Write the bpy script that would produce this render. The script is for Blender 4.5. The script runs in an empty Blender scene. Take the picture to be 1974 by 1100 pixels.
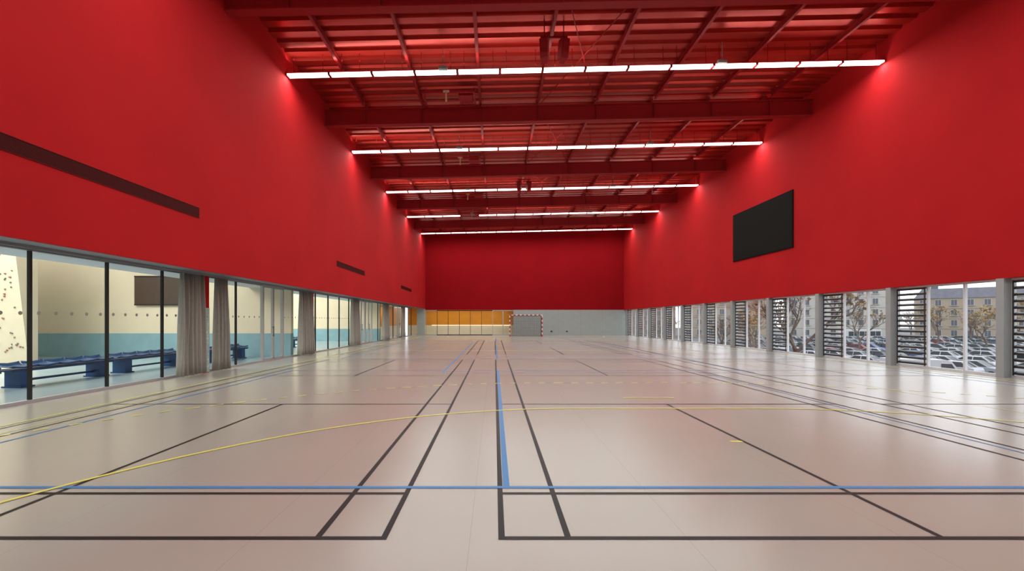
import bpy, bmesh, math, random
from mathutils import Vector, Matrix
random.seed(7)
S=bpy.context.scene
COL=S.collection
try:
    S.view_settings.view_transform='Standard'
except Exception as e: print(e)
H=1.5; F=820.0
SL=0.0224
XL=-7.15; XR=13.4; XG=-8.5; YB=44.0; YF=-5.0
def zs(x): return SL*(x-XL)

# ---------------------------------------------------------------- materials
def mat(name,color,rough=0.5,metal=0.0,noise=0.0,nscale=3.0,bump=0.0,bscale=40,spec=0.5,emis=None,estr=0):
    m=bpy.data.materials.new(name); m.use_nodes=True
    nt=m.node_tree; b=nt.nodes['Principled BSDF']
    c=(color[0],color[1],color[2],1)
    b.inputs['Base Color'].default_value=c
    b.inputs['Roughness'].default_value=rough
    b.inputs['Metallic'].default_value=metal
    b.inputs['Specular IOR Level'].default_value=spec
    if emis:
        b.inputs['Emission Color'].default_value=(*emis,1); b.inputs['Emission Strength'].default_value=estr
    tc=nt.nodes.new('ShaderNodeTexCoord')
    if noise>0:
        n=nt.nodes.new('ShaderNodeTexNoise'); n.inputs['Scale'].default_value=nscale; n.inputs['Detail'].default_value=5
        nt.links.new(tc.outputs['Object'],n.inputs['Vector'])
        r=nt.nodes.new('ShaderNodeMapRange'); r.inputs[1].default_value=0.3; r.inputs[2].default_value=0.7
        r.inputs[3].default_value=1-noise; r.inputs[4].default_value=1+noise
        nt.links.new(n.outputs['Fac'],r.inputs[0])
        mx=nt.nodes.new('ShaderNodeVectorMath'); mx.operation='SCALE'; mx.inputs[0].default_value=color[:3]
        nt.links.new(r.outputs[0],mx.inputs['Scale']); nt.links.new(mx.outputs[0],b.inputs['Base Color'])
    if bump>0:
        n=nt.nodes.new('ShaderNodeTexNoise'); n.inputs['Scale'].default_value=bscale
        nt.links.new(tc.outputs['Object'],n.inputs['Vector'])
        bp=nt.nodes.new('ShaderNodeBump'); bp.inputs['Strength'].default_value=bump; bp.inputs['Distance'].default_value=0.01
        nt.links.new(n.outputs['Fac'],bp.inputs['Height']); nt.links.new(bp.outputs[0],b.inputs['Normal'])
    return m
def emat(name,color,s):
    m=bpy.data.materials.new(name); m.use_nodes=True; nt=m.node_tree; nt.nodes.clear()
    e=nt.nodes.new('ShaderNodeEmission'); o=nt.nodes.new('ShaderNodeOutputMaterial')
    e.inputs[0].default_value=(*color,1); e.inputs[1].default_value=s; nt.links.new(e.outputs[0],o.inputs[0]); return m
def glassmat(name,tint,fac,mxr):
    m=bpy.data.materials.new(name); m.use_nodes=True; nt=m.node_tree; nt.nodes.clear()
    t=nt.nodes.new('ShaderNodeBsdfTransparent'); t.inputs[0].default_value=(*tint,1)
    g=nt.nodes.new('ShaderNodeBsdfGlossy'); g.inputs['Roughness'].default_value=0.02
    l=nt.nodes.new('ShaderNodeLayerWeight'); l.inputs[0].default_value=0.15
    mr=nt.nodes.new('ShaderNodeMapRange'); mr.inputs[3].default_value=fac; mr.inputs[4].default_value=mxr
    mx=nt.nodes.new('ShaderNodeMixShader'); o=nt.nodes.new('ShaderNodeOutputMaterial')
    nt.links.new(l.outputs['Fresnel'],mr.inputs[0]); nt.links.new(mr.outputs[0],mx.inputs[0])
    nt.links.new(t.outputs[0],mx.inputs[1]); nt.links.new(g.outputs[0],mx.inputs[2]); nt.links.new(mx.outputs[0],o.inputs[0]); return m

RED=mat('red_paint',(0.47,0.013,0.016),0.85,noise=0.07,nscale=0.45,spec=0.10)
RED_DIM=mat('red_backwall_dim',(0.29,0.006,0.010),0.85,noise=0.05,nscale=0.6,spec=0.05)  # wall red made darker; the weak light there is put into the colour
REDST=mat('red_steel',(0.30,0.010,0.012),0.5,spec=0.25,noise=0.03)
DECK=mat('red_deck',(0.42,0.026,0.018),0.30,metal=0.6,spec=0.5,noise=0.06,nscale=1.5)
GRILLE=mat('dark_red_grille',(0.045,0.006,0.005),0.6,spec=0.1)
GRILLE2=mat('grille_slat',(0.12,0.010,0.010),0.6,spec=0.1)
BLACK=mat('black_metal',(0.012,0.012,0.013),0.4)
FRAMEB=mat('screen_bezel',(0.010,0.009,0.009),0.8,spec=0.05)
SCREEN=mat('screen_face',(0.014,0.013,0.012),0.75,spec=0.05,noise=0.1,nscale=30)
ALU=mat('aluminium',(0.50,0.51,0.52),0.35,metal=0.5,noise=0.02)
WHITEF=mat('pale_frame',(0.70,0.72,0.74),0.4)
CONC=mat('pale_pier',(0.36,0.39,0.40),0.6,noise=0.05,nscale=4)
GREYW=mat('grey_panel',(0.36,0.42,0.41),0.45,noise=0.04,nscale=2)
SOFF=mat('soffit_grey',(0.22,0.23,0.25),0.6)
LOUV=mat('louvre_brown',(0.030,0.027,0.026),0.45)
CURT=mat('curtain_cloth',(0.42,0.40,0.36),0.85,noise=0.06,nscale=8,bump=0.1,bscale=300)
CREAM=mat('cream_wall',(0.82,0.72,0.54),0.7,noise=0.03,nscale=1)
CLIMB=mat('climbing_panel_paint',(0.62,0.54,0.40),0.7,noise=0.04,nscale=2)
TEAL=mat('teal_wall',(0.26,0.45,0.52),0.6,noise=0.08,nscale=2)
SIDEFL=mat('side_floor',(0.38,0.49,0.54),0.2,noise=0.05,nscale=1)
BLUE=mat('blue_plastic',(0.010,0.07,0.22),0.35,spec=0.4)
BLUED=mat('dark_blue_plastic',(0.008,0.045,0.14),0.4)
ORANGE=mat('orange_panel',(0.72,0.27,0.012),0.5,noise=0.08,nscale=1.5)
WHITE=mat('white_paint',(0.75,0.75,0.73),0.5)
NOTICE=mat('notice_green',(0.42,0.55,0.48),0.4)
CEILW=mat('white_ceiling',(0.7,0.7,0.72),0.7)
LBLACK=mat('line_black',(0.014,0.013,0.013),0.5,spec=0.25)
LBLUE=mat('line_blue',(0.06,0.25,0.58),0.45,spec=0.3)
LYEL=mat('line_yellow',(0.82,0.78,0.16),0.45,spec=0.3)
GRED=mat('goal_red',(0.6,0.02,0.02),0.35)
NET=mat('net_cord',(0.16,0.16,0.16),0.9)
BROWN=mat('brown_screen',(0.07,0.045,0.03),0.6)
GLASS=glassmat('clear_glass',(0.95,0.97,0.96),0.015,0.22)
GLASSR=glassmat('window_glass',(0.96,0.97,0.98),0.015,0.3)
DOT=mat('frosted_dot',(0.42,0.40,0.36),0.7)
LAMP=emat('lamp_diffuser',(1.0,0.98,0.93),5.0)
LAMP2=emat('warm_strip',(1.0,0.93,0.75),1.6)

def floormat():
    m=bpy.data.materials.new('vinyl_floor'); m.use_nodes=True; nt=m.node_tree; b=nt.nodes['Principled BSDF']
    tc=nt.nodes.new('ShaderNodeTexCoord'); L=nt.links
    n=nt.nodes.new('ShaderNodeTexNoise'); n.inputs['Scale'].default_value=0.5; n.inputs['Detail'].default_value=6
    L.new(tc.outputs['Object'],n.inputs['Vector'])
    cr=nt.nodes.new('ShaderNodeValToRGB')
    cr.color_ramp.elements[0].position=0.3; cr.color_ramp.elements[0].color=(0.420,0.402,0.360,1)
    cr.color_ramp.elements[1].position=0.7; cr.color_ramp.elements[1].color=(0.445,0.426,0.383,1)
    L.new(n.outputs['Fac'],cr.inputs[0])
    sx=nt.nodes.new('ShaderNodeSeparateXYZ'); L.new(tc.outputs['Object'],sx.inputs[0])
    a=nt.nodes.new('ShaderNodeMath'); a.operation='ADD'; a.inputs[1].default_value=0.17+150; L.new(sx.outputs['X'],a.inputs[0])
    d=nt.nodes.new('ShaderNodeMath'); d.operation='DIVIDE'; d.inputs[1].default_value=1.5; L.new(a.outputs[0],d.inputs[0])
    f=nt.nodes.new('ShaderNodeMath'); f.operation='FRACT'; L.new(d.outputs[0],f.inputs[0])
    lt=nt.nodes.new('ShaderNodeMath'); lt.operation='LESS_THAN'; lt.inputs[1].default_value=0.0025; L.new(f.outputs[0],lt.inputs[0])
    mu=nt.nodes.new('ShaderNodeMath'); mu.operation='MULTIPLY'; mu.inputs[1].default_value=0.3; L.new(lt.outputs[0],mu.inputs[0])
    mx=nt.nodes.new('ShaderNodeMix'); mx.data_type='RGBA'; L.new(mu.outputs[0],mx.inputs[0]); L.new(cr.outputs[0],mx.inputs[6]); mx.inputs[7].default_value=(0.15,0.12,0.1,1)
    L.new(mx.outputs[2],b.inputs['Base Color'])
    b.inputs['Roughness'].default_value=0.23
    b.inputs['Specular IOR Level'].default_value=0.75
    return m
FLOORM=floormat()

# ---------------------------------------------------------------- helpers
class MB:
    def __init__(s): s.v=[]; s.f=[]; s.m=[]
    def box(s,x0,x1,y0,y1,z0,z1,mi=0):
        b=len(s.v)
        s.v+=[(x0,y0,z0),(x1,y0,z0),(x1,y1,z0),(x0,y1,z0),(x0,y0,z1),(x1,y0,z1),(x1,y1,z1),(x0,y1,z1)]
        for q in ((0,3,2,1),(4,5,6,7),(0,1,5,4),(1,2,6,5),(2,3,7,6),(3,0,4,7)):
            s.f.append(tuple(b+i for i in q)); s.m.append(mi)
    def quad(s,pts,mi=0):
        b=len(s.v); s.v+=list(pts); s.f.append(tuple(range(b,b+len(pts)))); s.m.append(mi)
    def disc(s,c,r,axis='x',n=10,mi=0):
        pts=[]
        for i in range(n):
            a=2*math.pi*i/n
            if axis=='x': pts.append((c[0],c[1]+r*math.cos(a),c[2]+r*math.sin(a)))
            else: pts.append((c[0]+r*math.cos(a),c[1],c[2]+r*math.sin(a)))
        s.quad(pts,mi)
    def tube(s,p,q,r0,r1,n=6,mi=0,caps=True):
        p=Vector(p); q=Vector(q); d=(q-p)
        if d.length<1e-6: return
        d.normalize(); u=d.orthogonal().normalized(); w=d.cross(u); b=len(s.v)
        for c,r in ((p,r0),(q,r1)):
            for i in range(n):
                a=2*math.pi*i/n; s.v.append(tuple(c+u*math.cos(a)*r+w*math.sin(a)*r))
        for i in range(n):
            j=(i+1)%n; s.f.append((b+i,b+j,b+n+j,b+n+i)); s.m.append(mi)
        if caps:
            s.f.append(tuple(b+n-1-i for i in range(n))); s.m.append(mi)
            s.f.append(tuple(b+n+i for i in range(n))); s.m.append(mi)
    def beam(s,p,q,w,h,mi=0):
        p=Vector(p); q=Vector(q); d=(q-p).normalized(); u=d.cross(Vector((0,0,1))).normalized(); k=u.cross(d)
        b=len(s.v)
        for c in (p,q):
            for a,e in ((-1,-1),(1,-1),(1,1),(-1,1)): s.v.append(tuple(c+u*a*w/2+k*e*h/2))
        for q4 in ((0,1,2,3),(7,6,5,4),(0,4,5,1),(1,5,6,2),(2,6,7,3),(3,7,4,0)):
            s.f.append(tuple(b+i for i in q4)); s.m.append(mi)
    def mesh(s,name,mats,shear=False,smooth=False,origin=None,fixn=True):
        me=bpy.data.meshes.new(name)
        v=s.v
        if shear: v=[(a,b,c+zs(a)) for a,b,c in v]
        if origin: v=[(a-origin[0],b-origin[1],c-origin[2]) for a,b,c in v]
        me.from_pydata(v,[],s.f)
        for m in mats: me.materials.append(m)
        me.polygons.foreach_set('material_index',s.m)
        if smooth: me.polygons.foreach_set('use_smooth',[True]*len(s.f))
        if fixn:
            bm=bmesh.new(); bm.from_mesh(me); bmesh.ops.recalc_face_normals(bm,faces=bm.faces); bm.to_mesh(me); bm.free()
        me.update(); return me
def obj(name,me,loc=(0,0,0),rot=(0,0,0),parent=None,label=None,cat=None,group=None,kind=None):
    o=bpy.data.objects.new(name,me); COL.objects.link(o); o.location=loc; o.rotation_euler=rot
    if parent: o.parent=parent
    if label: o['label']=label
    if cat: o['category']=cat
    if group: o['group']=group
    if kind: o['kind']=kind
    return o
def make(name,mb,mats,label=None,cat=None,parent=None,kind=None,group=None,shear=False,smooth=False,bevel=0,origin=None,fixn=True):
    me=mb.mesh(name,mats,shear,smooth,origin,fixn)
    o=obj(name,me,loc=origin or (0,0,0),parent=parent,label=label,cat=cat,kind=kind,group=group)
    if bevel:
        md=o.modifiers.new('bev','BEVEL'); md.width=bevel; md.segments=2; md.limit_method='ANGLE'
    return o
def st(name,mb,mats,label,cat,**k): return make(name,mb,mats,label,cat,kind='structure',**k)

# ---------------------------------------------------------------- shell
m=MB(); m.box(XG-0.1,XR+0.6,YF,YB+0.05,-0.3,0); st('floor',m,[FLOORM],'polished grey-beige vinyl sports floor with court lines','floor')
m=MB(); m.box(-32,XG-0.1,YF,YB+8,-0.3,-0.002); m.box(XG-0.1,4,YB+0.05,YB+8,-0.3,-0.002); st('floor_side',m,[SIDEFL],'pale blue-grey floor of the adjoining rooms','floor')
m=MB(); m.box(XG-0.15,XL,YF,YB,2.86,11.2); m.box(XL-0.08,XL,YF,YB,2.74,2.86)
st('wall_left',m,[RED],'tall smooth red painted wall above the glazing','wall')
m=MB(); m.box(XG-0.15,XL-0.08,YF,YB,2.83,2.86); st('trim_1',m,[SOFF],'grey soffit beneath the red wall','soffit')
m=MB(); m.box(XR,XR+0.5,YF,YB,2.62,11.6); st('wall_right',m,[RED],'tall smooth red painted wall above the windows','wall')
m=MB(); m.box(XL,XR,YB,YB+0.3,2.63,11.6); st('wall_back',m,[RED_DIM],'red end wall of the sports hall, dim light put into its colour','wall')
m=MB(); m.box(1.98,XR+0.5,YB,YB+0.3,0,2.63); 
for x in (4.3,6.6,8.9,11.2): m.box(x-0.006,x+0.006,YB-0.004,YB,0,2.63,1)
st('wall_back_lower',m,[GREYW,SOFF],'grey panelled lower end wall','wall')
m=MB(); m.box(XG-0.1,XR+0.5,YF-0.3,YF,0,11.6); st('wall_front',m,[WHITE],'pale end wall behind the court','wall')
m=MB(); m.box(-7.95,XL,YB-0.35,YB-0.01,0,2.83); st('wall_pillar',m,[GREYW],'grey corner pillar beside the end glazing','pillar')
m=MB(); zd=H+9.15; y=YF; pitch=0.50
pts=[]
while y<YB:
    pts+=[(y,0),(y+0.26,0),(y+0.30,0.09),(y+0.46,0.09)]; y+=pitch
for i in range(len(pts)-1):
    (a,za),(b,zb)=pts[i],pts[i+1]
    m.quad([(XL,a,zd+za),(XR,a,zd+za),(XR,b,zd+zb),(XL,b,zd+zb)])
st('ceiling',m,[DECK],'red corrugated metal roof deck','ceiling',shear=True)
m=MB(); m.box(XL-1.6,XR+0.6,YF-0.3,YB+0.3,zd+0.25,zd+0.5); st('ceiling_roof',m,[GRILLE],'roof slab over the metal deck','roof',shear=True)
PX=[-5.47+2.44*j for j in range(8)]
for k in range(7):
    yb=-1.95+6.65*k
    m=MB(); z0=H+8.19
    m.box(XL,XR,yb-0.13,yb+0.13,z0,z0+0.03)
    m.box(XL,XR,yb-0.012,yb+0.012,z0+0.03,z0+0.64)
    m.box(XL,XR,yb-0.13,yb+0.13,z0+0.64,z0+0.67)
    for x in PX:
        m.box(x-0.01,x+0.01,yb-0.11,yb+0.11,z0+0.03,z0+0.64)
    make('roof_beam',m,[REDST],'red painted steel I-beam spanning the hall under the deck','beam',shear=True,group='red roof beams')
py=[-1.95+6.65*k for k in range(7)]+[YB]
for a,b in zip(py[:-1],py[1:]):
    for x in PX:
        m=MB(); z1=H+9.12
        m.box(x-0.05,x+0.05,a+0.17,b-0.17,z1-0.16,z1-0.145)
        m.box(x-0.008,x+0.008,a+0.17,b-0.17,z1-0.145,z1-0.015)
        m.box(x-0.05,x+0.05,a+0.17,b-0.17,z1-0.015,z1+0.025)
        make('purlin',m,[REDST],'red steel purlin running between roof beams','purlin',shear=True,group='red purlins')
for a in (11.35,18.0,24.65):
    m=MB(); z=H+8.86
    for (x0,x1,dz) in ((1.95,4.19,0),(4.19,1.95,0.045)):
        m.tube((x0,a+0.2,z+dz+zs(x0)),(x1,a+6.45,z+dz+zs(x1)),0.02,0.02)
    make('cross_bracing',m,[REDST],'thin red crossed steel bracing rods under the deck','bracing',group='roof bracing rods')

# ---------------------------------------------------------------- strip lights
def housing(d):
    hm=MB(); hm.box(-0.70,0.70,-0.07,0.07,0.055,0.10); hm.box(-0.725,-0.695,-0.115,0.115,-0.012,0.07); hm.box(0.695,0.725,-0.115,0.115,-0.012,0.07); hm.box(-0.69,0.69,-0.006,0.006,-0.012,0.0)
    for x in (-d,d): hm.box(x-0.008,x+0.008,-0.008,0.008,0.10,0.745)
    return hm.mesh('light_housing',[REDST])
hmes=[(d,housing(d)) for d in (0.5,0.3,0.6)]
dm=MB(); dm.box(-0.69,0.69,-0.105,-0.008,0.0,0.052); dm.box(-0.69,0.69,0.008,0.105,0.0,0.052)
dme=dm.mesh('diffuser',[LAMP])
em=MB(); em.box(-0.15,0.15,-0.06,0.06,0,0.10); em.box(-0.12,0.12,-0.075,-0.06,0.02,0.08); em.box(-0.01,0.01,-0.01,0.01,0.10,0.725)
eme=em.mesh('emergency_box',[GREYW])
def area(name,loc,sx,sy,p,col,rot=(0,0,0)):
    l=bpy.data.lights.new(name,'AREA'); l.shape='RECTANGLE'; l.size=sx; l.size_y=sy; l.energy=p; l.color=col
    o=bpy.data.objects.new(name,l); COL.objects.link(o); o.location=loc; o.rotation_euler=rot; return o
LC=(0.95,1.0,0.96)
for k in range(-2,6):
    yS=14.65+6.64*(k-1)
    if yS<YF+0.5 or yS>YB-1: continue
    gap=(k==4)
    for j in range(14):
        if gap and j==3: continue
        x=XL+0.75+j*(XR-XL-1.5)/13
        o=obj('strip_light',None,(x,yS,H+8.40+zs(x)),(0,-SL,0),label='white linear luminaire in a continuous row hung under the red roof',cat='ceiling light',group='linear ceiling lights')
        hme=hmes[0][1]
        for d,hh in hmes:
            if all(abs(x+sg*d-p)>0.09 for p in PX for sg in (-1,1)): hme=hh; break
        obj('housing',hme,parent=o); obj('diffuser',dme,parent=o)
    spans=[(XL+0.05,XR-0.05)] if not gap else [(XL+0.05,XL+0.75+2.5*1.465),(XL+0.75+3.5*1.465,XR-0.05)]
    for a,b in spans:
        xc=(a+b)/2; fr=(b-a)/(XR-XL-0.2)
        area('strip_lamp_down',(xc,yS,H+8.38+zs(xc)),b-a,0.03,540*fr,LC,(0,-SL,0))
        area('strip_lamp_up',(xc,yS,H+8.52+zs(xc)),b-a,0.05,80*fr,(1,0.93,0.82),(math.pi,SL,0))
    if yS>10:
        for x in (-1.75,7.75):
            obj('emergency_light',eme,(x,yS-0.176,H+8.42+zs(x)),label='small grey emergency light box beside the strip lights',cat='emergency light',group='emergency lights')

# ---------------------------------------------------------------- left wall grilles, scoreboard
for (y0,y1) in ((6.0,10.3),(19.3,23.45),(32.6,36.7)):
    m=MB(); m.box(XL,XL+0.006,y0,y1,H+2.49,H+2.72)
    m.box(XL,XL+0.015,y0,y1,H+2.48,H+2.492,1); m.box(XL,XL+0.015,y0,y1,H+2.718,H+2.73,1)
    n=10
    for i in range(1,n): 
        z=H+2.49+0.23*i/n; m.box(XL+0.006,XL+0.012,y0,y1,z-0.004,z+0.004,1)
    make('ventilation_grille',m,[GRILLE,GRILLE2],'long narrow dark red ventilation grille set in the red wall','ventilation grille',group='wall ventilation grilles')
sb=obj('display_screen',None,(XR,21.42,H+4.58),label='large black rectangular display screen on the red wall',cat='screen')
m=MB(); m.box(-0.05,-0.002,-2.38,2.38,-1.30,1.30); make('screen_frame',m,[FRAMEB],parent=sb)
m=MB(); m.box(-0.056,-0.051,-2.33,2.33,-1.25,1.25); make('screen_face',m,[SCREEN],parent=sb)

# ---------------------------------------------------------------- left glazing
win=1
Zh=2.82
edges=[7.78+1.55*k for k in range(-8,24)]
edges=[e for e in edges if e<YB-0.4]+[YB-0.36]
nd=1
for a,b in zip(edges[:-1],edges[1:]):
    idx=round((a-7.78)/1.55)
    isdoor = idx in (5,12,13,19)
    name=('door_%d'%nd) if isdoor else ('window_%d'%win)
    if isdoor: nd+=1
    else: win+=1
    g=MB()
    if isdoor:
        for yy in (a+0.0,b-0.09): g.box(XG-0.05,XG+0.05,yy,yy+0.09,0,Zh)
        mid=(a+b)/2; g.box(XG-0.04,XG+0.04,mid-0.05,mid-0.005,0.06,Zh-0.09); g.box(XG-0.04,XG+0.04,mid+0.005,mid+0.05,0.06,Zh-0.09)
        g.box(XG-0.05,XG+0.05,a+0.09,b-0.09,Zh-0.09,Zh); g.box(XG-0.04,XG+0.04,a+0.09,b-0.09,0,0.10)
        o=st(name,g,[ALU],'aluminium framed glazed double door in the side glazing','door')
        hd=MB(); hd.tube((XG+0.1,mid-0.1,0.9),(XG+0.1,mid-0.1,1.3),0.014,0.014); hd.tube((XG+0.04,mid-0.1,0.95),(XG+0.1,mid-0.1,0.95),0.01,0.01); hd.tube((XG+0.04,mid-0.1,1.25),(XG+0.1,mid-0.1,1.25),0.01,0.01)
        make('handle',hd,[BLACK],parent=o)
        p=MB(); p.quad([(XG,a+0.09,0.1),(XG,mid-0.05,0.1),(XG,mid-0.05,Zh-0.09),(XG,a+0.09,Zh-0.09)]); p.quad([(XG,mid+0.05,0.1),(XG,b-0.09,0.1),(XG,b-0.09,Zh-0.09),(XG,mid+0.05,Zh-0.09)])
        make('glass_pane',p,[GLASS],parent=o)
    else:
        g.box(XG-0.04,XG+0.04,a,b,0,0.06,1); g.box(XG-0.04,XG+0.04,a,b,Zh-0.04,Zh,2)
        g.box(XG-0.03,XG+0.03,a-0.02,a+0.02,0.06,Zh-0.04,0)
        o=st(name,g,[BLACK,ALU,SOFF],'full-height interior glass panel with thin black mullion','window')
        p=MB(); p.quad([(XG,a+0.02,0.06),(XG,b-0.02,0.06),(XG,b-0.02,Zh-0.04),(XG,a+0.02,Zh-0.04)])
        if b>4 and b<26:
            n=5
            for i in range(n):
                yy=a+(b-a)*(i+0.5)/n; p.disc((XG+0.003,yy,1.64),0.036,'x',12,1); 
        make('glass_pane',p,[GLASS,DOT],parent=o)
def curtain(y0,y1,X=-8.22,amp=0.13,n=7):
    m=MB(); N=n*12; rows=8
    for r in range(rows+1):
        t=r/rows; z=0.04+t*(2.76-0.04); sq=0.84+0.16*(1-t)
        for i in range(N+1):
            s=i/N; yy=(y0+y1)/2+(s-0.5)*(y1-y0)*sq
            ph=2*math.pi*n*s
            xx=X+amp*(0.7+0.3*(1-t))*math.sin(ph+0.5*math.sin(3*t+s*9))+0.02*math.sin(ph*2.3+t)
            m.v.append((xx,yy+0.03*math.cos(ph),z))
    for r in range(rows):
        for i in range(N):
            b=r*(N+1)+i; m.f.append((b,b+1,b+N+2,b+N+1)); m.m.append(0)
    o=make('curtain',m,[CURT],'grey-beige floor-length curtain gathered against the glazing','curtain',smooth=True,group='side curtains')
    md=o.modifiers.new('s','SOLIDIFY'); md.thickness=0.006
curtain(11.05,12.12,n=6); curtain(12.47,13.15,n=4); curtain(17.9,19.3,n=7); curtain(24.4,25.9,n=7); curtain(31.4,33.1,n=7); curtain(37.6,39.0,n=5)
m=MB(); m.box(-8.24,-8.2,YF,YB-0.4,2.78,2.83); make('curtain_rail',m,[SOFF],'thin grey curtain rail under the soffit','curtain rail')
for yc in (12.29,19.45):
    m=MB(); m.box(XG+0.05,XG+0.20,yc-0.09,yc+0.09,0,2.82); make('red_post',m,[RED],'narrow red painted post between glass panels','post',group='red posts')
o=obj('notice_board',None,(XG+0.202,12.29,0.97),label='pale green patterned notice strip fixed to the red post',cat='notice')
m=MB(); m.box(0,0.008,-0.09,0.09,-0.95,0.90); make('board',m,[NOTICE],parent=o)
m=MB()
for i in range(34):
    yy=random.uniform(-0.06,0.06); zz=random.uniform(-0.9,0.85); m.disc((0.011,yy,zz),random.uniform(0.012,0.03),'x',7,i%2)
make('printed_pattern',m,[TEAL,WHITE],parent=o)

# side rooms
m=MB(); m.box(-32,XG-0.1,18.0,18.2,0.97,7.0); 
st('wall_side_room',m,[CREAM],'cream wall of the adjoining climbing hall','wall')
m=MB(); m.box(-32,XG-0.1,17.97,18.2,0,0.97); st('trim_2',m,[TEAL],'teal lower dado of the adjoining hall','wall panel')
m=MB(); m.box(-32.2,-32,YF,YB+8,0,7.0); st('wall_side_outer',m,[CREAM],'cream outer wall of the adjoining hall','wall')
m=MB(); m.box(-32,XG-0.15,YF-0.2,YF,0,7.0); st('wall_side_end',m,[CREAM],'cream end wall of the adjoining hall','wall')
m=MB(); m.box(-10.4,XG-0.15,YF,YB,2.90,7.0); st('trim_3',m,[CEILW],'white bulkhead behind the glazing','bulkhead')
m=MB(); m.box(-32,-10.4,YF,YB+8,7.0,7.2); st('ceiling_side',m,[CEILW],'white ceiling of the adjoining hall','ceiling')
m=MB(); m.box(-32,XG-0.1,31.9,32.1,0.9,7.0); st('wall_side_second',m,[CREAM],'cream partition wall of the adjoining room','wall')
m=MB(); m.box(-32,XG-0.1,31.87,32.1,0,0.9); st('trim_4',m,[TEAL],'teal lower dado of the adjoining room','wall panel')
o=obj('wall_screen',None,(-14.2,17.95,H+1.27),label='brown rectangular projection board on the cream wall',cat='board')
m=MB(); m.box(-0.95,0.95,-0.05,0.0,-0.62,0.62); make('board',m,[BROWN],parent=o)
m=MB(); m.box(-0.95,0.95,-0.07,-0.05,0.58,0.62); m.box(-0.95,0.95,-0.07,-0.05,-0.62,-0.58); make('board_edge',m,[BLACK],parent=o)
o=obj('climbing_wall',None,(-18.6,14.8,0),label='cream climbing wall with scattered coloured holds',cat='climbing wall')
m=MB(); m.quad([(-2.4,0,0),(2.4,0,0),(2.4,-0.6,5.5),(-2.4,-0.6,5.5)]); m.quad([(-2.4,0.3,0),(2.4,0.3,0),(2.4,0.3,5.5),(-2.4,0.3,5.5)]); m.quad([(2.4,0,0),(2.4,0.3,0),(2.4,0.3,5.5),(2.4,-0.6,5.5)]); m.quad([(-2.4,0,0),(-2.4,0.3,0),(-2.4,0.3,5.5),(-2.4,-0.6,5.5)]); m.quad([(-2.4,-0.6,5.5),(2.4,-0.6,5.5),(2.4,0.3,5.5),(-2.4,0.3,5.5)])
make('climbing_panel',m,[CLIMB],parent=o)
hc=[mat('hold_%s'%n,c,0.5) for n,c in (('red',(0.30,0.12,0.09)),('green',(0.12,0.20,0.12)),('dark',(0.10,0.10,0.10)),('brown',(0.25,0.17,0.10)))]
hms=[]
for q in hc:
    bm=bmesh.new(); bmesh.ops.create_icosphere(bm,subdivisions=1,radius=0.036)
    for v in bm.verts: v.co*=random.uniform(0.6,1.3)
    me=bpy.data.meshes.new('climbing_hold'); bm.to_mesh(me); bm.free(); me.materials.append(q); hms.append(me)
for i in range(95):
    z=random.uniform(0.3,4.6); x=random.uniform(0.7,2.3)
    obj('climbing_hold',random.choice(hms),(x,-0.6*z/5.5-0.01,z),(random.random()*3,0,0),parent=o)

# blue benches
BL=2.5
m=MB(); m.box(-0.18,0.18,-BL/2,BL/2,0.37,0.41); m.box(-0.20,-0.18,-BL/2,BL/2,0.36,0.42); m.box(0.18,0.20,-BL/2,BL/2,0.36,0.42); m.box(-0.03,0.03,-BL/2+0.4,BL/2-0.4,0.12,0.17); rail=m.mesh('bench_rail',[BLUED])
m=MB(); m.box(-0.18,0.18,-0.12,0.12,0.03,0.37); m.box(-0.22,0.22,-0.15,0.15,0,0.03); sup=m.mesh('bench_support',[BLUE])
m=MB(); prof=[(-0.20,0.13),(-0.18,0.08),(-0.10,0.035),(0.08,0.025),(0.19,0.04),(0.21,0.02)]
W=0.23
for j,(x,z) in enumerate(prof):
    for yy in (-W,-W*0.7,0,W*0.7,W): m.v.append((x,yy,z+0.03*abs(yy/W)**2))
for j in range(len(prof)-1):
    for i in range(4): b=j*5+i; m.f.append((b,b+1,b+6,b+5)); m.m.append(0)
seat=m.mesh('seat',[BLUE],smooth=True)
for loc in ((-10.8,10.6,0),(-10.8,13.3,0),(-10.3,16.2,0),(-10.8,7.9,0),(-11.5,22.0,0),(-11.5,25.0,0)):
    o=obj('tribune_bench',None,loc,label='low blue plastic bench with moulded seats on box supports',cat='bench',group='blue benches')
    obj('bench_rail',rail,parent=o)
    for s in (-1,1): obj('bench_support',sup,(0,s*(BL/2-0.3),0),parent=o)
    for j in range(5): obj('seat',seat,(0,-1.0+0.5*j,0.41),parent=o)
bm=bmesh.new(); bm.from_mesh(seat); bmesh.ops.solidify(bm,geom=bm.faces[:],thickness=0.02); bm.to_mesh(seat); bm.free()

# ---------------------------------------------------------------- end glazing and room behind
xe=[-7.1,-5.95,-4.8,-3.65,-2.5,-1.35,-0.2,0.9,1.96]
for i,(a,b) in enumerate(zip(xe[:-1],xe[1:])):
    g=MB(); door=i in (6,)
    fw=0.05 if door else 0.04
    g.box(a,a+fw,YB+0.02,YB+0.10,0,2.60); g.box(a+fw,b,YB+0.02,YB+0.1,0,0.08); g.box(a+fw,b,YB+0.02,YB+0.1,2.52,2.60)
    if door:
        g.box(b-0.06,b,YB+0.02,YB+0.1,0.08,2.52)
        o=st('door_%d'%nd,g,[ALU],'aluminium framed glass door in the end glazing','door'); nd+=1
    else:
        o=st('window_%d'%win,g,[BLACK if i not in(7,0) else ALU],'glass panel in the end glazing','window'); win+=1
    p=MB(); p.quad([(a+fw,YB+0.06,0.08),(b,YB+0.06,0.08),(b,YB+0.06,2.52),(a+fw,YB+0.06,2.52)]); make('glass_pane',p,[GLASS],parent=o)
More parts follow.
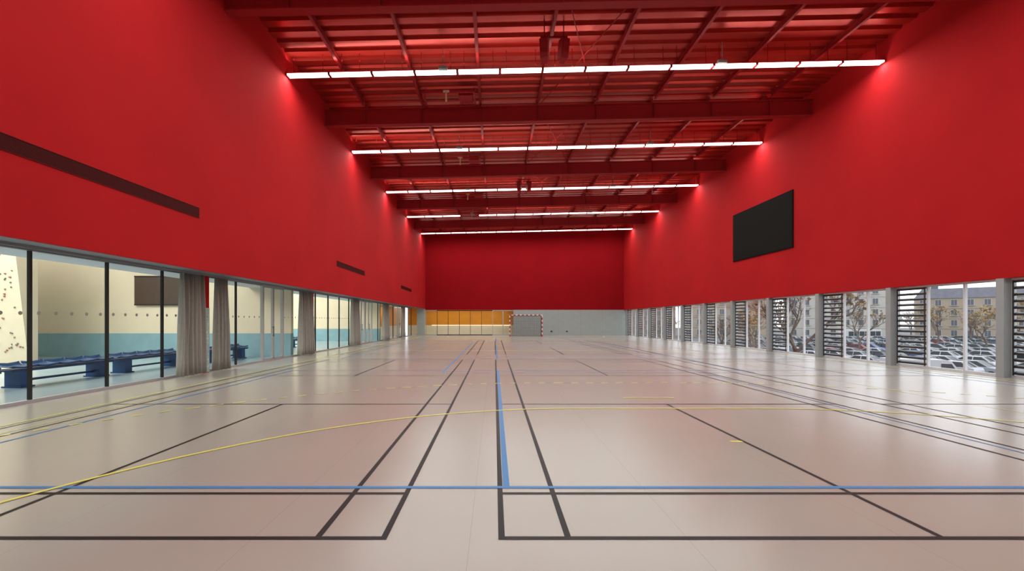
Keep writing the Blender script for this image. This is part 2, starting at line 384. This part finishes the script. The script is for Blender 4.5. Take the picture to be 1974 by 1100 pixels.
m=MB(); m.box(-9.5,4,47.0,47.2,1.02,3.2); st('wall_orange',m,[ORANGE],'orange wall panelling in the room beyond','wall')
m=MB(); m.box(-9.5,4,47.0,47.2,0,1.02); st('wall_cream',m,[CREAM],'cream lower wall in the room beyond','wall')
m=MB(); m.box(-9.5,4,YB+0.3,47.2,2.9,3.1); st('ceiling_back_room',m,[CEILW],'white ceiling of the room beyond','ceiling')
m=MB(); m.box(4,4.2,YB+0.3,47.2,0,3.1); st('wall_back_room',m,[CREAM],'cream side wall of the room beyond','wall')
m=MB(); m.box(-6.9,1.8,46.93,46.995,0.98,1.03); make('light_strip',m,[LAMP2],'thin glowing warm light strip along the orange wall','light strip')
m=MB(); m.box(-10.6,-10.4,32.3,47,0,2.9,0); m.box(-10.4,-10.38,32.3,47,1.0,2.9,1); st('wall_side_orange',m,[CREAM,ORANGE],'orange and cream partition beyond the side glazing','wall')
for x in (5.9,7.5):
    m=MB(); m.box(x-0.09,x+0.09,YB-0.05,YB-0.006,0.35,0.47); m.box(x-0.05,x+0.05,YB-0.06,YB-0.05,0.38,0.44); make('wall_socket',m,[BLACK],'small black socket box on the grey wall','wall socket',group='wall sockets')

# ---------------------------------------------------------------- right windows
piers=[14.57+3.2*k for k in range(-6,10)]
piers=[p for p in piers if p<YB]
for k,yp in enumerate(piers):
    m=MB(); m.box(XR,XR+0.28,yp-0.18,yp,0,2.62)
    make('window_pier',m,[CONC],'pale grey pier between the tall windows','pier',group='window piers')
XW=XR+0.24
op=list(zip(piers[:-1],piers[1:]))+[(piers[-1],YB+0.18)]
for a,b in op:
    y0=a; y1=b-0.18
    if y1-y0<0.3: continue
    Z0,Z1=0.0,2.62
    full=y1-y0>2.5
    g=MB()
    g.box(XW-0.04,XW+0.04,y0,y1,Z0,0.07); g.box(XW-0.04,XW+0.04,y0,y1,Z1-0.06,Z1)
    div=[y0,y0+0.95,y0+2.0,y1] if full else [y0,y1]
    for i,d in enumerate(div):
        w=0.05
        lo=d if i==0 else (d-w if i==len(div)-1 else d-w/2)
        g.box(XW-0.04,XW+0.04,lo,lo+w,0.07,Z1-0.06)
    o=st('window_%d'%win,g,[WHITEF],'tall pale-framed window with two panes and a louvred vent','window'); win+=1
    for i in range(2 if full else 1):
        p=MB(); p.quad([(XW,div[i]+0.05,0.07),(XW,div[i+1]-0.03,0.07),(XW,div[i+1]-0.03,Z1-0.06),(XW,div[i]+0.05,Z1-0.06)]); make('glass_pane',p,[GLASSR],parent=o)
    if full:
        p=MB(); l0,l1=div[2]+0.03,div[3]-0.05
        n=15
        for i in range(n):
            z=0.13+(2.40/(n-1))*i
            b0=len(p.v); x0=XW-0.06; x1=XW+0.04
            p.v+=[(x0,l0,z-0.035),(x0,l1,z-0.035),(x1,l1,z-0.005),(x1,l0,z-0.005),(x0,l0,z+0.02),(x0,l1,z+0.02),(x1,l1,z+0.05),(x1,l0,z+0.05)]
            for q in ((0,1,2,3),(4,7,6,5),(0,4,5,1),(1,5,6,2),(2,6,7,3),(3,7,4,0)): p.f.append(tuple(b0+t for t in q)); p.m.append(0)
        p.box(XW-0.08,XW-0.06,l0,l0+0.03,0.07,2.56); p.box(XW-0.08,XW-0.06,l1-0.03,l1,0.07,2.56)
        make('louvre',p,[LOUV],parent=o)

# ---------------------------------------------------------------- court lines
def rect(m,x0,x1,y0,y1,z): m.quad([(x0,y0,z),(x1,y0,z),(x1,y1,z),(x0,y1,z)])
def hl(m,y,x0,x1,w,z): rect(m,x0,x1,y-w/2,y+w/2,z)
def vl(m,x,y0,y1,w,z): rect(m,x-w/2,x+w/2,y0,y1,z)
bw=0.045
for Y0 in (2.936,18.9):
    for x0 in (-6.863,0.05,6.96):
        m=MB(); z=0.002; x1=x0+6.1; Y1=Y0+13.4
        for x in (x0,x0+0.46,x1-0.46,x1): vl(m,x,Y0-bw/2,Y1+bw/2,bw,z)
        for y in (Y0,Y0+0.76,Y0+4.72,Y0+8.68,Y0+12.64,Y1): hl(m,y,x0,x1,bw*(1 if y<5 else 0.9),z+0.0002)
        vl(m,(x0+x1)/2,Y0,Y0+4.72,bw,z); vl(m,(x0+x1)/2,Y0+8.68,Y1,bw,z)
        make('badminton_court_marking',m,[LBLACK],'black painted badminton court lines on the vinyl floor','court marking',group='badminton court lines')
z=0.0035; w=0.05
for y0 in (3.83,16.8,29.7):
    m=MB()
    hl(m,y0,-6.08,12.08,w,z); hl(m,y0+9,-6.08,12.08,w*0.6,z); vl(m,-6.08,y0,y0+9,w*0.8,z); vl(m,12.08,y0,y0+9,w*0.7,z)
    vl(m,0.108,y0,y0+9,w*1.2,z+0.0002); vl(m,6.0,y0,y0+9,w*0.5,z+0.0002)
    make('volleyball_court_marking',m,[LBLUE],'blue painted volleyball court lines on the vinyl floor','court marking',group='volleyball court lines')
m=MB(); 
vl(m,-1.5,12.28,30.28,w,z+0.0004); vl(m,7.5,12.28,30.28,w*0.7,z+0.0004)
for y in (12.28,18.28,21.28,24.28,30.28): hl(m,y,-1.5,7.5,w*0.6,z+0.0006)
make('volleyball_court_marking',m,[LBLUE],'blue painted central volleyball court lines on the vinyl floor','court marking',group='volleyball court lines')
m=MB(); z=0.005; w=0.05
def arcpts(g,sgn,r,c=3.0,n=48):
    pts=[]
    for i in range(n+1):
        a=math.pi-math.pi/2*i/n; pts.append((c-1.5+r*math.cos(a),g+sgn*r*math.sin(a)))
    for i in range(n+1):
        a=math.pi/2-math.pi/2*i/n; pts.append((c+1.5+r*math.cos(a),g+sgn*r*math.sin(a)))
    return pts
def strip(m,p,q,w,z):
    p=Vector(p);q=Vector(q);d=(q-p)
    if d.length<1e-5: return
    n=Vector((-d.y,d.x)).normalized()*w/2
    m.quad([(*(p-n),z),(*(q-n),z),(*(q+n),z),(*(p+n),z)])
for g,s in ((1.28,1),(41.28,-1)):
    P=arcpts(g,s,6)
    for a,b in zip(P[:-1],P[1:]): strip(m,a,b,w,z)
    P=arcpts(g,s,9,n=200)
    acc=0
    for a,b in zip(P[:-1],P[1:]):
        L=math.dist(a,b)
        if L>1:
            for i in range(int(L/0.36)): strip(m,(a[0]+0.36*i,a[1]),(a[0]+0.36*i+0.17,a[1]),w*0.95,z)
            continue
        if (acc%0.36)<0.17 and -6.95<a[0]<12.95: strip(m,a,b,w*0.95,z)
        acc+=L
    hl(m,g,-7.0,13.0,w,z); hl(m,g+s*7,2.5,3.5,w,z+0.0003); hl(m,g+s*4,2.93,3.08,w,z)
vl(m,-7.0,1.28,41.28,w*0.8,z+0.0002); vl(m,13.0,1.28,41.28,w*0.7,z+0.0002); hl(m,21.28,-7,13,w*0.8,z+0.0002)
vl(m,-6.55,1.28,41.28,0.018,z+0.0002); vl(m,8.6,1.28,41.28,0.018,z+0.0002)
make('handball_court_marking',m,[LYEL],'yellow painted handball court lines on the vinyl floor','court marking')

# ---------------------------------------------------------------- handball goal
G=obj('handball_goal',None,(3.0,40.4,0),label='handball goal with red and white striped frame and net',cat='goal')
def striped(m,axis,fix,a,b,seg=0.2,t=0.045):
    n=int(round((b-a)/seg))
    for i in range(n):
        p=a+(b-a)*i/n;q=a+(b-a)*(i+1)/n
        if axis=='z': m.box(fix-t,fix+t,-t,t,p,q,i%2)
        else: m.box(p,q,-t,t,fix-t,fix+t,i%2)
for s in (-1,1):
    m=MB(); striped(m,'z',s*1.54,0,2.0); make('goal_post',m,[GRED,WHITE],parent=G)
m=MB(); striped(m,'x',2.04,-1.58,1.58); make('crossbar',m,[GRED,WHITE],parent=G)
m=MB()
for s in (-1,1):
    m.tube((s*1.52,0.04,2.0),(s*1.52,0.9,2.0),0.02,0.02); m.tube((s*1.52,0.9,2.0),(s*1.52,1.1,0.03),0.02,0.02); m.tube((s*1.52,0.04,0.03),(s*1.52,1.1,0.03),0.02,0.02)
m.tube((-1.52,0.9,2.0),(1.52,0.9,2.0),0.02,0.02); m.tube((-1.52,1.1,0.03),(1.52,1.1,0.03),0.02,0.02)
make('rear_frame',m,[ALU],parent=G)
m=MB(); r=0.012
def nl(p,q): m.tube(p,q,r,r,3,0,False)
nx=26
for i in range(nx+1):
    x=-1.5+3.0*i/nx
    nl((x,0.05,1.98),(x,0.85,1.95)); nl((x,0.85,1.95),(x,1.05,0.05))
for i in range(17):
    t=i/16; nl((-1.5,0.85+0.2*t,1.95-1.9*t),(1.5,0.85+0.2*t,1.95-1.9*t))
    for s in (-1,1): nl((s*1.5,0.05,1.95-1.9*t),(s*1.5,0.85+0.2*t,1.95-1.9*t))
for i in range(7):
    y=0.05+0.8*i/6
    nl((-1.5,y,1.97),(1.5,y,1.97))
    for s in (-1,1): nl((s*1.5,y,1.97),(s*1.5,y+0.1,0.05))
make('goal_net',m,[NET],parent=G)

# ---------------------------------------------------------------- ceiling devices
def hoist(x,y,z):
    o=obj('ceiling_loudspeaker',None,(x,y,z+zs(x)),label='red loudspeaker cluster hung between purlin and strip lights',cat='loudspeaker',group='ceiling loudspeakers')
    for s in (-1,1):
        m=MB(); m.box(-0.12,0.12,-0.15,0.15,-0.34,0.20); m.quad([(-0.12,-0.15,-0.34),(0.12,-0.15,-0.34),(0.08,0.05,-0.46),(-0.08,0.05,-0.46)]); m.box(-0.09,0.09,-0.165,-0.15,-0.29,0.14)
        k=make('speaker_cabinet',m,[REDST],parent=o); k.location=(s*0.30,0,0); k.rotation_euler=(0.25,0,s*0.3)
        m=MB(); m.box(-0.015,0.015,-0.015,0.015,0.2,0.84); k=make('hanger',m,[REDST],parent=o); k.location=(s*0.30,0,0)
    m=MB(); m.box(-0.42,0.42,-0.025,0.025,0.26,0.31); make('crossbar',m,[REDST],parent=o)
hoist(1.85,13.2,H+8.3); hoist(1.85,26.5,H+8.3)
BEIGE=mat('beige_metal',(0.5,0.36,0.2),0.4)
for yb in (16.4,23.05,29.7,34.87):
    m=MB(); z=H+8.66
    x0,x1=-2.8,-0.75
    m.box(x0,x1,yb-0.03,yb+0.03,z,z+0.06); m.box(x0,x1,yb+1.0,yb+1.06,z,z+0.06); m.box(x0,x0+0.06,yb,yb+1.06,z,z+0.06); m.box(x1-0.06,x1,yb,yb+1.06,z,z+0.06)
    m.box(x0+1.4,x1-0.1,yb+0.25,yb+0.9,z+0.02,z+0.22)
    for hx in (x0+0.05,x1-0.05):
        m.box(hx-0.015,hx+0.015,yb+0.5,yb+0.53,z+0.06,z+0.49)
    o=make('equipment_frame',m,[REDST],'dark red equipment frame with box slung under the deck','equipment frame',shear=True,group='ceiling equipment frames')
    m=MB(); x=-1.85; m.box(x-0.03,x+0.03,yb-0.10,yb-0.04,z-0.35,z+0.0); m.box(x-0.12,x+0.12,yb-0.10,yb-0.04,z+0.0,z+0.06)
    make('bracket',m,[BEIGE],None,parent=o,shear=True)

# ---------------------------------------------------------------- exterior
ZG=-3.8
ASPH=mat('asphalt',(0.14,0.14,0.145),0.9,noise=0.15,nscale=0.5)
m=MB(); m.quad([(XR+0.6,-60,ZG),(320,-60,ZG),(320,320,ZG),(XR+0.6,320,ZG)]); m.quad([(-20,YB+9,ZG),(XR+0.6,YB+9,ZG),(XR+0.6,320,ZG),(-20,320,ZG)])
st('ground',m,[ASPH],'asphalt car park outside the windows','ground')
m=MB(); m.box(XR+0.45,XR+0.6,YF,YB+0.3,ZG,-0.02); st('wall_plinth',m,[CONC],'pale plinth under the window row','wall')
def carpaint(n,c): return mat('car_paint_'+n,c,0.4,metal=0.0,spec=0.35)
paints=[carpaint('silver',(0.26,0.27,0.29)),carpaint('white',(0.50,0.50,0.52)),carpaint('grey',(0.09,0.10,0.11)),carpaint('black',(0.02,0.02,0.025)),carpaint('blue',(0.02,0.07,0.28)),carpaint('pale',(0.33,0.35,0.38)),carpaint('red',(0.28,0.03,0.03))]
CG=mat('car_glass',(0.02,0.025,0.03),0.2,spec=0.4); TY=mat('tyre',(0.015,0.015,0.015),0.8); RIM=mat('rim',(0.4,0.4,0.42),0.3,metal=0.8)
HL=mat('headlamp',(0.7,0.7,0.7),0.1)
def carmeshes():
    prof=[(-2.1,0.30),(-2.12,0.62),(-2.0,0.80),(-1.1,0.92),(1.5,0.95),(2.0,0.93),(2.1,0.70),(2.08,0.32)]
    secs=[(-0.86,0.0),(-0.80,0.03),(0.80,0.03),(0.86,0.0)]
    m=MB(); n=len(prof)
    for x,up in secs:
        for y,z in prof: m.v.append((x,y,z+up if z>0.6 else z))
    for s in range(3):
        for i in range(n):
            j=(i+1)%n; m.f.append((s*n+i,s*n+j,(s+1)*n+j,(s+1)*n+i)); m.m.append(0)
    m.f.append(tuple(range(n))); m.m.append(0); m.f.append(tuple(3*n+n-1-i for i in range(n))); m.m.append(0)
    m.box(-0.58,0.58,-0.25,1.15,1.42,1.47)
    for s in (-1,1):
        m.beam((s*0.74,-1.08,0.94),(s*0.57,-0.25,1.44),0.06,0.06); m.beam((s*0.76,0.45,0.95),(s*0.57,0.45,1.44),0.06,0.07); m.beam((s*0.74,1.75,0.97),(s*0.57,1.15,1.44),0.10,0.10)
    g=MB(); a=[(-0.72,-1.05,0.93),(0.72,-1.05,0.93),(0.72,1.7,0.95),(-0.72,1.7,0.95)]; b=[(-0.55,-0.28,1.43),(0.55,-0.28,1.43),(0.55,1.12,1.43),(-0.55,1.12,1.43)]
    g.v=a+b
    for q in ((0,1,5,4),(1,2,6,5),(2,3,7,6),(3,0,4,7),(4,5,6,7)): g.f.append(q); g.m.append(0)
    w=MB(); w.tube((-0.1,0,0),(0.1,0,0),0.31,0.31,16,0); w.tube((-0.11,0,0),(0.11,0,0),0.19,0.19,12,1)
    h=MB()
    for s in (-1,1): h.box(s*0.62-0.14,s*0.62+0.14,-2.14,-2.06,0.6,0.74)
    return m,g,w,h
cb,cg,cw,ch=carmeshes()
protos=[cb.mesh('car_body',[p]) for p in paints]
cgm=cg.mesh('car_glass',[CG]); cwm=cw.mesh('wheel',[TY,RIM]); chm=ch.mesh('headlamp',[HL])
cnames=['silver','white','dark grey','black','blue','pale grey','red']
def car(x,y,rz,ci,parts):
    o=obj('car',protos[ci],(x,y,ZG),(0,0,rz),label='%s parked hatchback in the open car park'%cnames[ci],cat='car',group='parked cars')
    obj('car_window',cgm,parent=o); 
    if parts:
        obj('headlamp',chm,parent=o)
        for sx in (-1,1):
            for sy in (-1.3,1.3): obj('wheel',cwm,(sx*0.76,sy,0.31),parent=o)
    return o
tp=[(64,50.5,0),(57,66.5,1),(77,66.5,2),(86,82.5,0),(24,34,1),(31,50.5,0),(24,46,2),(40,66.5,2),(98,100,1),(112,100,0),(54,82.5,1),(23,60,2),(68,100,2)]
van=(36,35.8)
rows=[(41,30,56,True),(46.6,30,60,True),(54.5,32,72,True),(60.2,34,78,True),(71,38,92,False),(76.8,40,98,False),(88,50,112,False),(94,56,118,False),(106,66,132,False)]
for (y,x0,x1,pt) in rows:
    x=x0
    while x<x1:
        yy=y+random.uniform(-0.2,0.2)
        if random.random()<0.93 and all(math.hypot(x-a,yy-b)>2.6 for a,b,_ in tp):
            car(x,yy,(0 if random.random()<0.5 else math.pi)+random.uniform(-0.04,0.04)+0.35,random.choices(range(7),[5,6,4,2,2,5,1])[0],pt)
        x+=2.75
m=MB(); prof=[(-2.6,0.35),(-2.6,0.95),(-2.0,1.15),(-1.5,1.95),(-1.2,2.1),(2.5,2.1),(2.6,0.35)]
n=len(prof)
for x in (-0.95,0.95):
    for y,z in prof: m.v.append((x*(0.92 if z>1.5 else 1),y,z))
for i in range(n):
    j=(i+1)%n; m.f.append((i,j,n+j,n+i)); m.m.append(0)
m.f.append(tuple(range(n))); m.m.append(0); m.f.append(tuple(2*n-1-i for i in range(n))); m.m.append(0)
V=obj('van',m.mesh('van',[paints[1]]),(*van,ZG),(0,0,1.2),label='white panel van parked among the cars',cat='van')
g=MB(); g.quad([(-0.85,-2.03,1.2),(0.85,-2.03,1.2),(0.80,-1.55,1.93),(-0.80,-1.55,1.93)])
for s in (-1,1): g.quad([(s*0.97,-1.75,1.2),(s*0.97,-0.8,1.2),(s*0.92,-0.8,1.8),(s*0.92,-1.45,1.8)])
make('windscreen',g,[CG],parent=V)
for sx in (-1,1):
    for sy in (-1.7,1.6): obj('wheel',cwm,(sx*0.86,sy,0.31),parent=V)
B=obj('bus',None,(98,114,ZG),(0,0,0.25),label='long white and red city bus beyond the car park',cat='bus')
m=MB(); m.box(-6,6,-1.25,1.25,0.35,3.0); m.box(-6.01,6.01,-1.26,1.26,0.5,0.95,1); make('bus_body',m,[paints[1],paints[6]],parent=B,bevel=0.1)
m=MB()
for i in range(6): m.box(-5.7+1.9*i,-4.0+1.9*i,-1.28,1.28,1.3,2.5)
make('bus_window',m,[CG],parent=B)
for sx in (-4,4):
    for sy in (-1,1):
        k=obj('wheel',cwm,(sx,sy*1.15,0.45),(0,0,math.pi/2),parent=B); k.scale=(1.3,1.45,1.45)

BARK=mat('bark',(0.15,0.115,0.09),0.9,noise=0.2,nscale=6); LEAF=mat('autumn_leaf',(0.30,0.20,0.09),0.8,noise=0.2,nscale=3)
def treemesh(seed,h,leafp):
    rnd=random.Random(seed); m=MB(); lf=MB()
    def br(p,d,L,r,dep):
        q=p+d*L; m.tube(p,q,r,r*0.68,6 if dep>3 else 4,0,False)
        if dep==0:
            if rnd.random()<leafp:
                for _ in range(2):
                    c=q+Vector((rnd.uniform(-.25,.25),rnd.uniform(-.25,.25),rnd.uniform(-.25,.25))); a=Vector((rnd.uniform(-1,1),rnd.uniform(-1,1),rnd.uniform(-1,1))).normalized()*0.12; b=a.orthogonal().normalized()*0.09
                    lf.quad([tuple(c-a-b),tuple(c+a-b),tuple(c+a+b),tuple(c-a+b)])
            return
        for k in range(3 if dep>1 else 4):
            ax=Vector((rnd.uniform(-1,1),rnd.uniform(-1,1),rnd.uniform(-0.2,0.6))).normalized()
            nd=(d*0.9+ax*0.75+Vector((0,0,0.12))).normalized()
            br(p+d*L*rnd.uniform(0.65,1.0),nd,L*rnd.uniform(0.62,0.82),r*0.58,dep-1)
    br(Vector((0,0,0)),Vector((rnd.uniform(-.05,.05),rnd.uniform(-.05,.05),1)).normalized(),h*0.30,h*0.020,5)
    return m.mesh('tree_trunk',[BARK],smooth=True,fixn=False), lf.mesh('leaves',[LEAF],fixn=False)
tms=[treemesh(1,9,0.5),treemesh(2,10,0.2),treemesh(3,9,0.05)]
for (x,y,t) in tp:
    o=obj('tree',None,(x,y,ZG),(0,0,random.random()*6),label=('tree with sparse orange-brown autumn leaves','bare winter tree beside the car park')[1 if t==2 else 0],cat='tree',group='car park trees')
    sc=random.uniform(0.85,1.1); o.scale=(sc,sc,sc)
    obj('trunk',tms[t][0],parent=o); obj('leaves',tms[t][1],parent=o)
FAC=[mat('facade_cream',(0.36,0.30,0.23),0.8,noise=0.05,nscale=0.5),mat('facade_white',(0.44,0.42,0.38),0.8,noise=0.05,nscale=0.5),mat('facade_brick',(0.30,0.21,0.16),0.8,noise=0.08,nscale=0.5)]
ROOF=mat('slate_roof',(0.13,0.13,0.15),0.7,noise=0.1,nscale=1)
WG=mat('facade_window',(0.09,0.10,0.12),0.3)
TRIMW=mat('window_surround',(0.45,0.43,0.40),0.7)
wm=MB(); wm.box(-0.6,0.6,-0.06,0.02,0,1.6,0); wm.box(-0.7,-0.6,-0.1,0.02,-0.1,1.7,1); wm.box(0.6,0.7,-0.1,0.02,-0.1,1.7,1); wm.box(-0.6,0.6,-0.1,0.02,1.6,1.7,1); wm.box(-0.9,0.9,-0.4,0.02,-0.2,-0.1,1); wm.box(-0.03,0.03,-0.08,0,0,1.6,1)
wme=wm.mesh('facade_window',[WG,TRIMW])
def building(x,y,w,hh,rz,mi,label,fl,nw):
    o=obj('apartment_building',None,(x,y,ZG),(0,0,rz),label=label,cat='building')
    m=MB(); m.box(-w/2,w/2,0,12,0,hh)
    for k in range(1,fl): m.box(-w/2-0.1,w/2+0.1,-0.15,0,hh*k/fl-0.1,hh*k/fl+0.1)
    make('facade',m,[FAC[mi]],parent=o)
    m=MB(); m.v+=[(-w/2-.3,-.3,hh),(w/2+.3,-.3,hh),(w/2+.3,12.3,hh),(-w/2-.3,12.3,hh),(-w/2+1.5,2,hh+3),(w/2-1.5,2,hh+3),(w/2-1.5,10,hh+3),(-w/2+1.5,10,hh+3)]
    for q in ((0,3,2,1),(4,5,6,7),(0,1,5,4),(1,2,6,5),(2,3,7,6),(3,0,4,7)): m.f.append(q); m.m.append(0)
    for cx in (-w/3,w/4): m.box(cx-0.8,cx+0.8,4,5,hh+1,hh+4.3)
    make('roof',m,[ROOF],parent=o)
    for k in range(fl):
        for j in range(nw):
            obj('window',wme,(-w/2+w*(j+0.5)/nw,0,hh*k/fl+0.9),parent=o)
building(104,128,26,15.5,-0.5,1,'white apartment block with rows of windows',5,8)
building(139,122,26,12.0,-0.75,0,'cream stone apartment building with slate roof',4,8)
building(170,118,26,11.5,-0.9,1,'pale apartment building with slate roof',4,8)
building(74,135,26,13,-0.35,0,'cream apartment building with slate roof',4,8)
building(46,138,24,12,-0.2,2,'brick apartment building with slate roof',4,7)

# ---------------------------------------------------------------- lights & world
area('side_hall_fill',(-18,10,6.9),10,8,2000,(1,0.96,0.87))  # added fill without a visible fitting, brightens the cream climbing hall
area('side_room_fill',(-18,25,6.9),10,8,1700,(1,0.96,0.87))  # unseen fill added to brighten the second adjoining room
area('far_side_fill',(-9.4,38,2.85),1.2,8,80,(1,0.92,0.8))  # unseen fill added to light the far side room
area('back_room_fill',(-3,45.6,2.85),9,1.2,100,(1,0.92,0.75))  # added fill for the room beyond the end glazing, no fitting visible
W=bpy.data.worlds.new('sky'); S.world=W; W.use_nodes=True; nt=W.node_tree
bg=nt.nodes['Background']; tc=nt.nodes.new('ShaderNodeTexCoord'); sp=nt.nodes.new('ShaderNodeSeparateXYZ'); cr=nt.nodes.new('ShaderNodeValToRGB')
nt.links.new(tc.outputs['Generated'],sp.inputs[0]); nt.links.new(sp.outputs['Z'],cr.inputs[0]); nt.links.new(cr.outputs[0],bg.inputs[0])
cr.color_ramp.elements[0].color=(0.90,0.93,0.95,1); cr.color_ramp.elements[1].color=(0.78,0.84,0.93,1)
bg.inputs[1].default_value=2.2

# ---------------------------------------------------------------- camera
cd=bpy.data.cameras.new('camera'); cam=bpy.data.objects.new('camera',cd); COL.objects.link(cam)
cam.location=(0,0,H); cam.rotation_euler=(math.pi/2,0,0)
cd.sensor_fit='HORIZONTAL'; cd.sensor_width=36; cd.lens=F/1974*36
cd.shift_x=(987-953)/1974; cd.shift_y=(618-550)/1974; cd.clip_end=1000; cd.clip_start=0.05
S.camera=cam
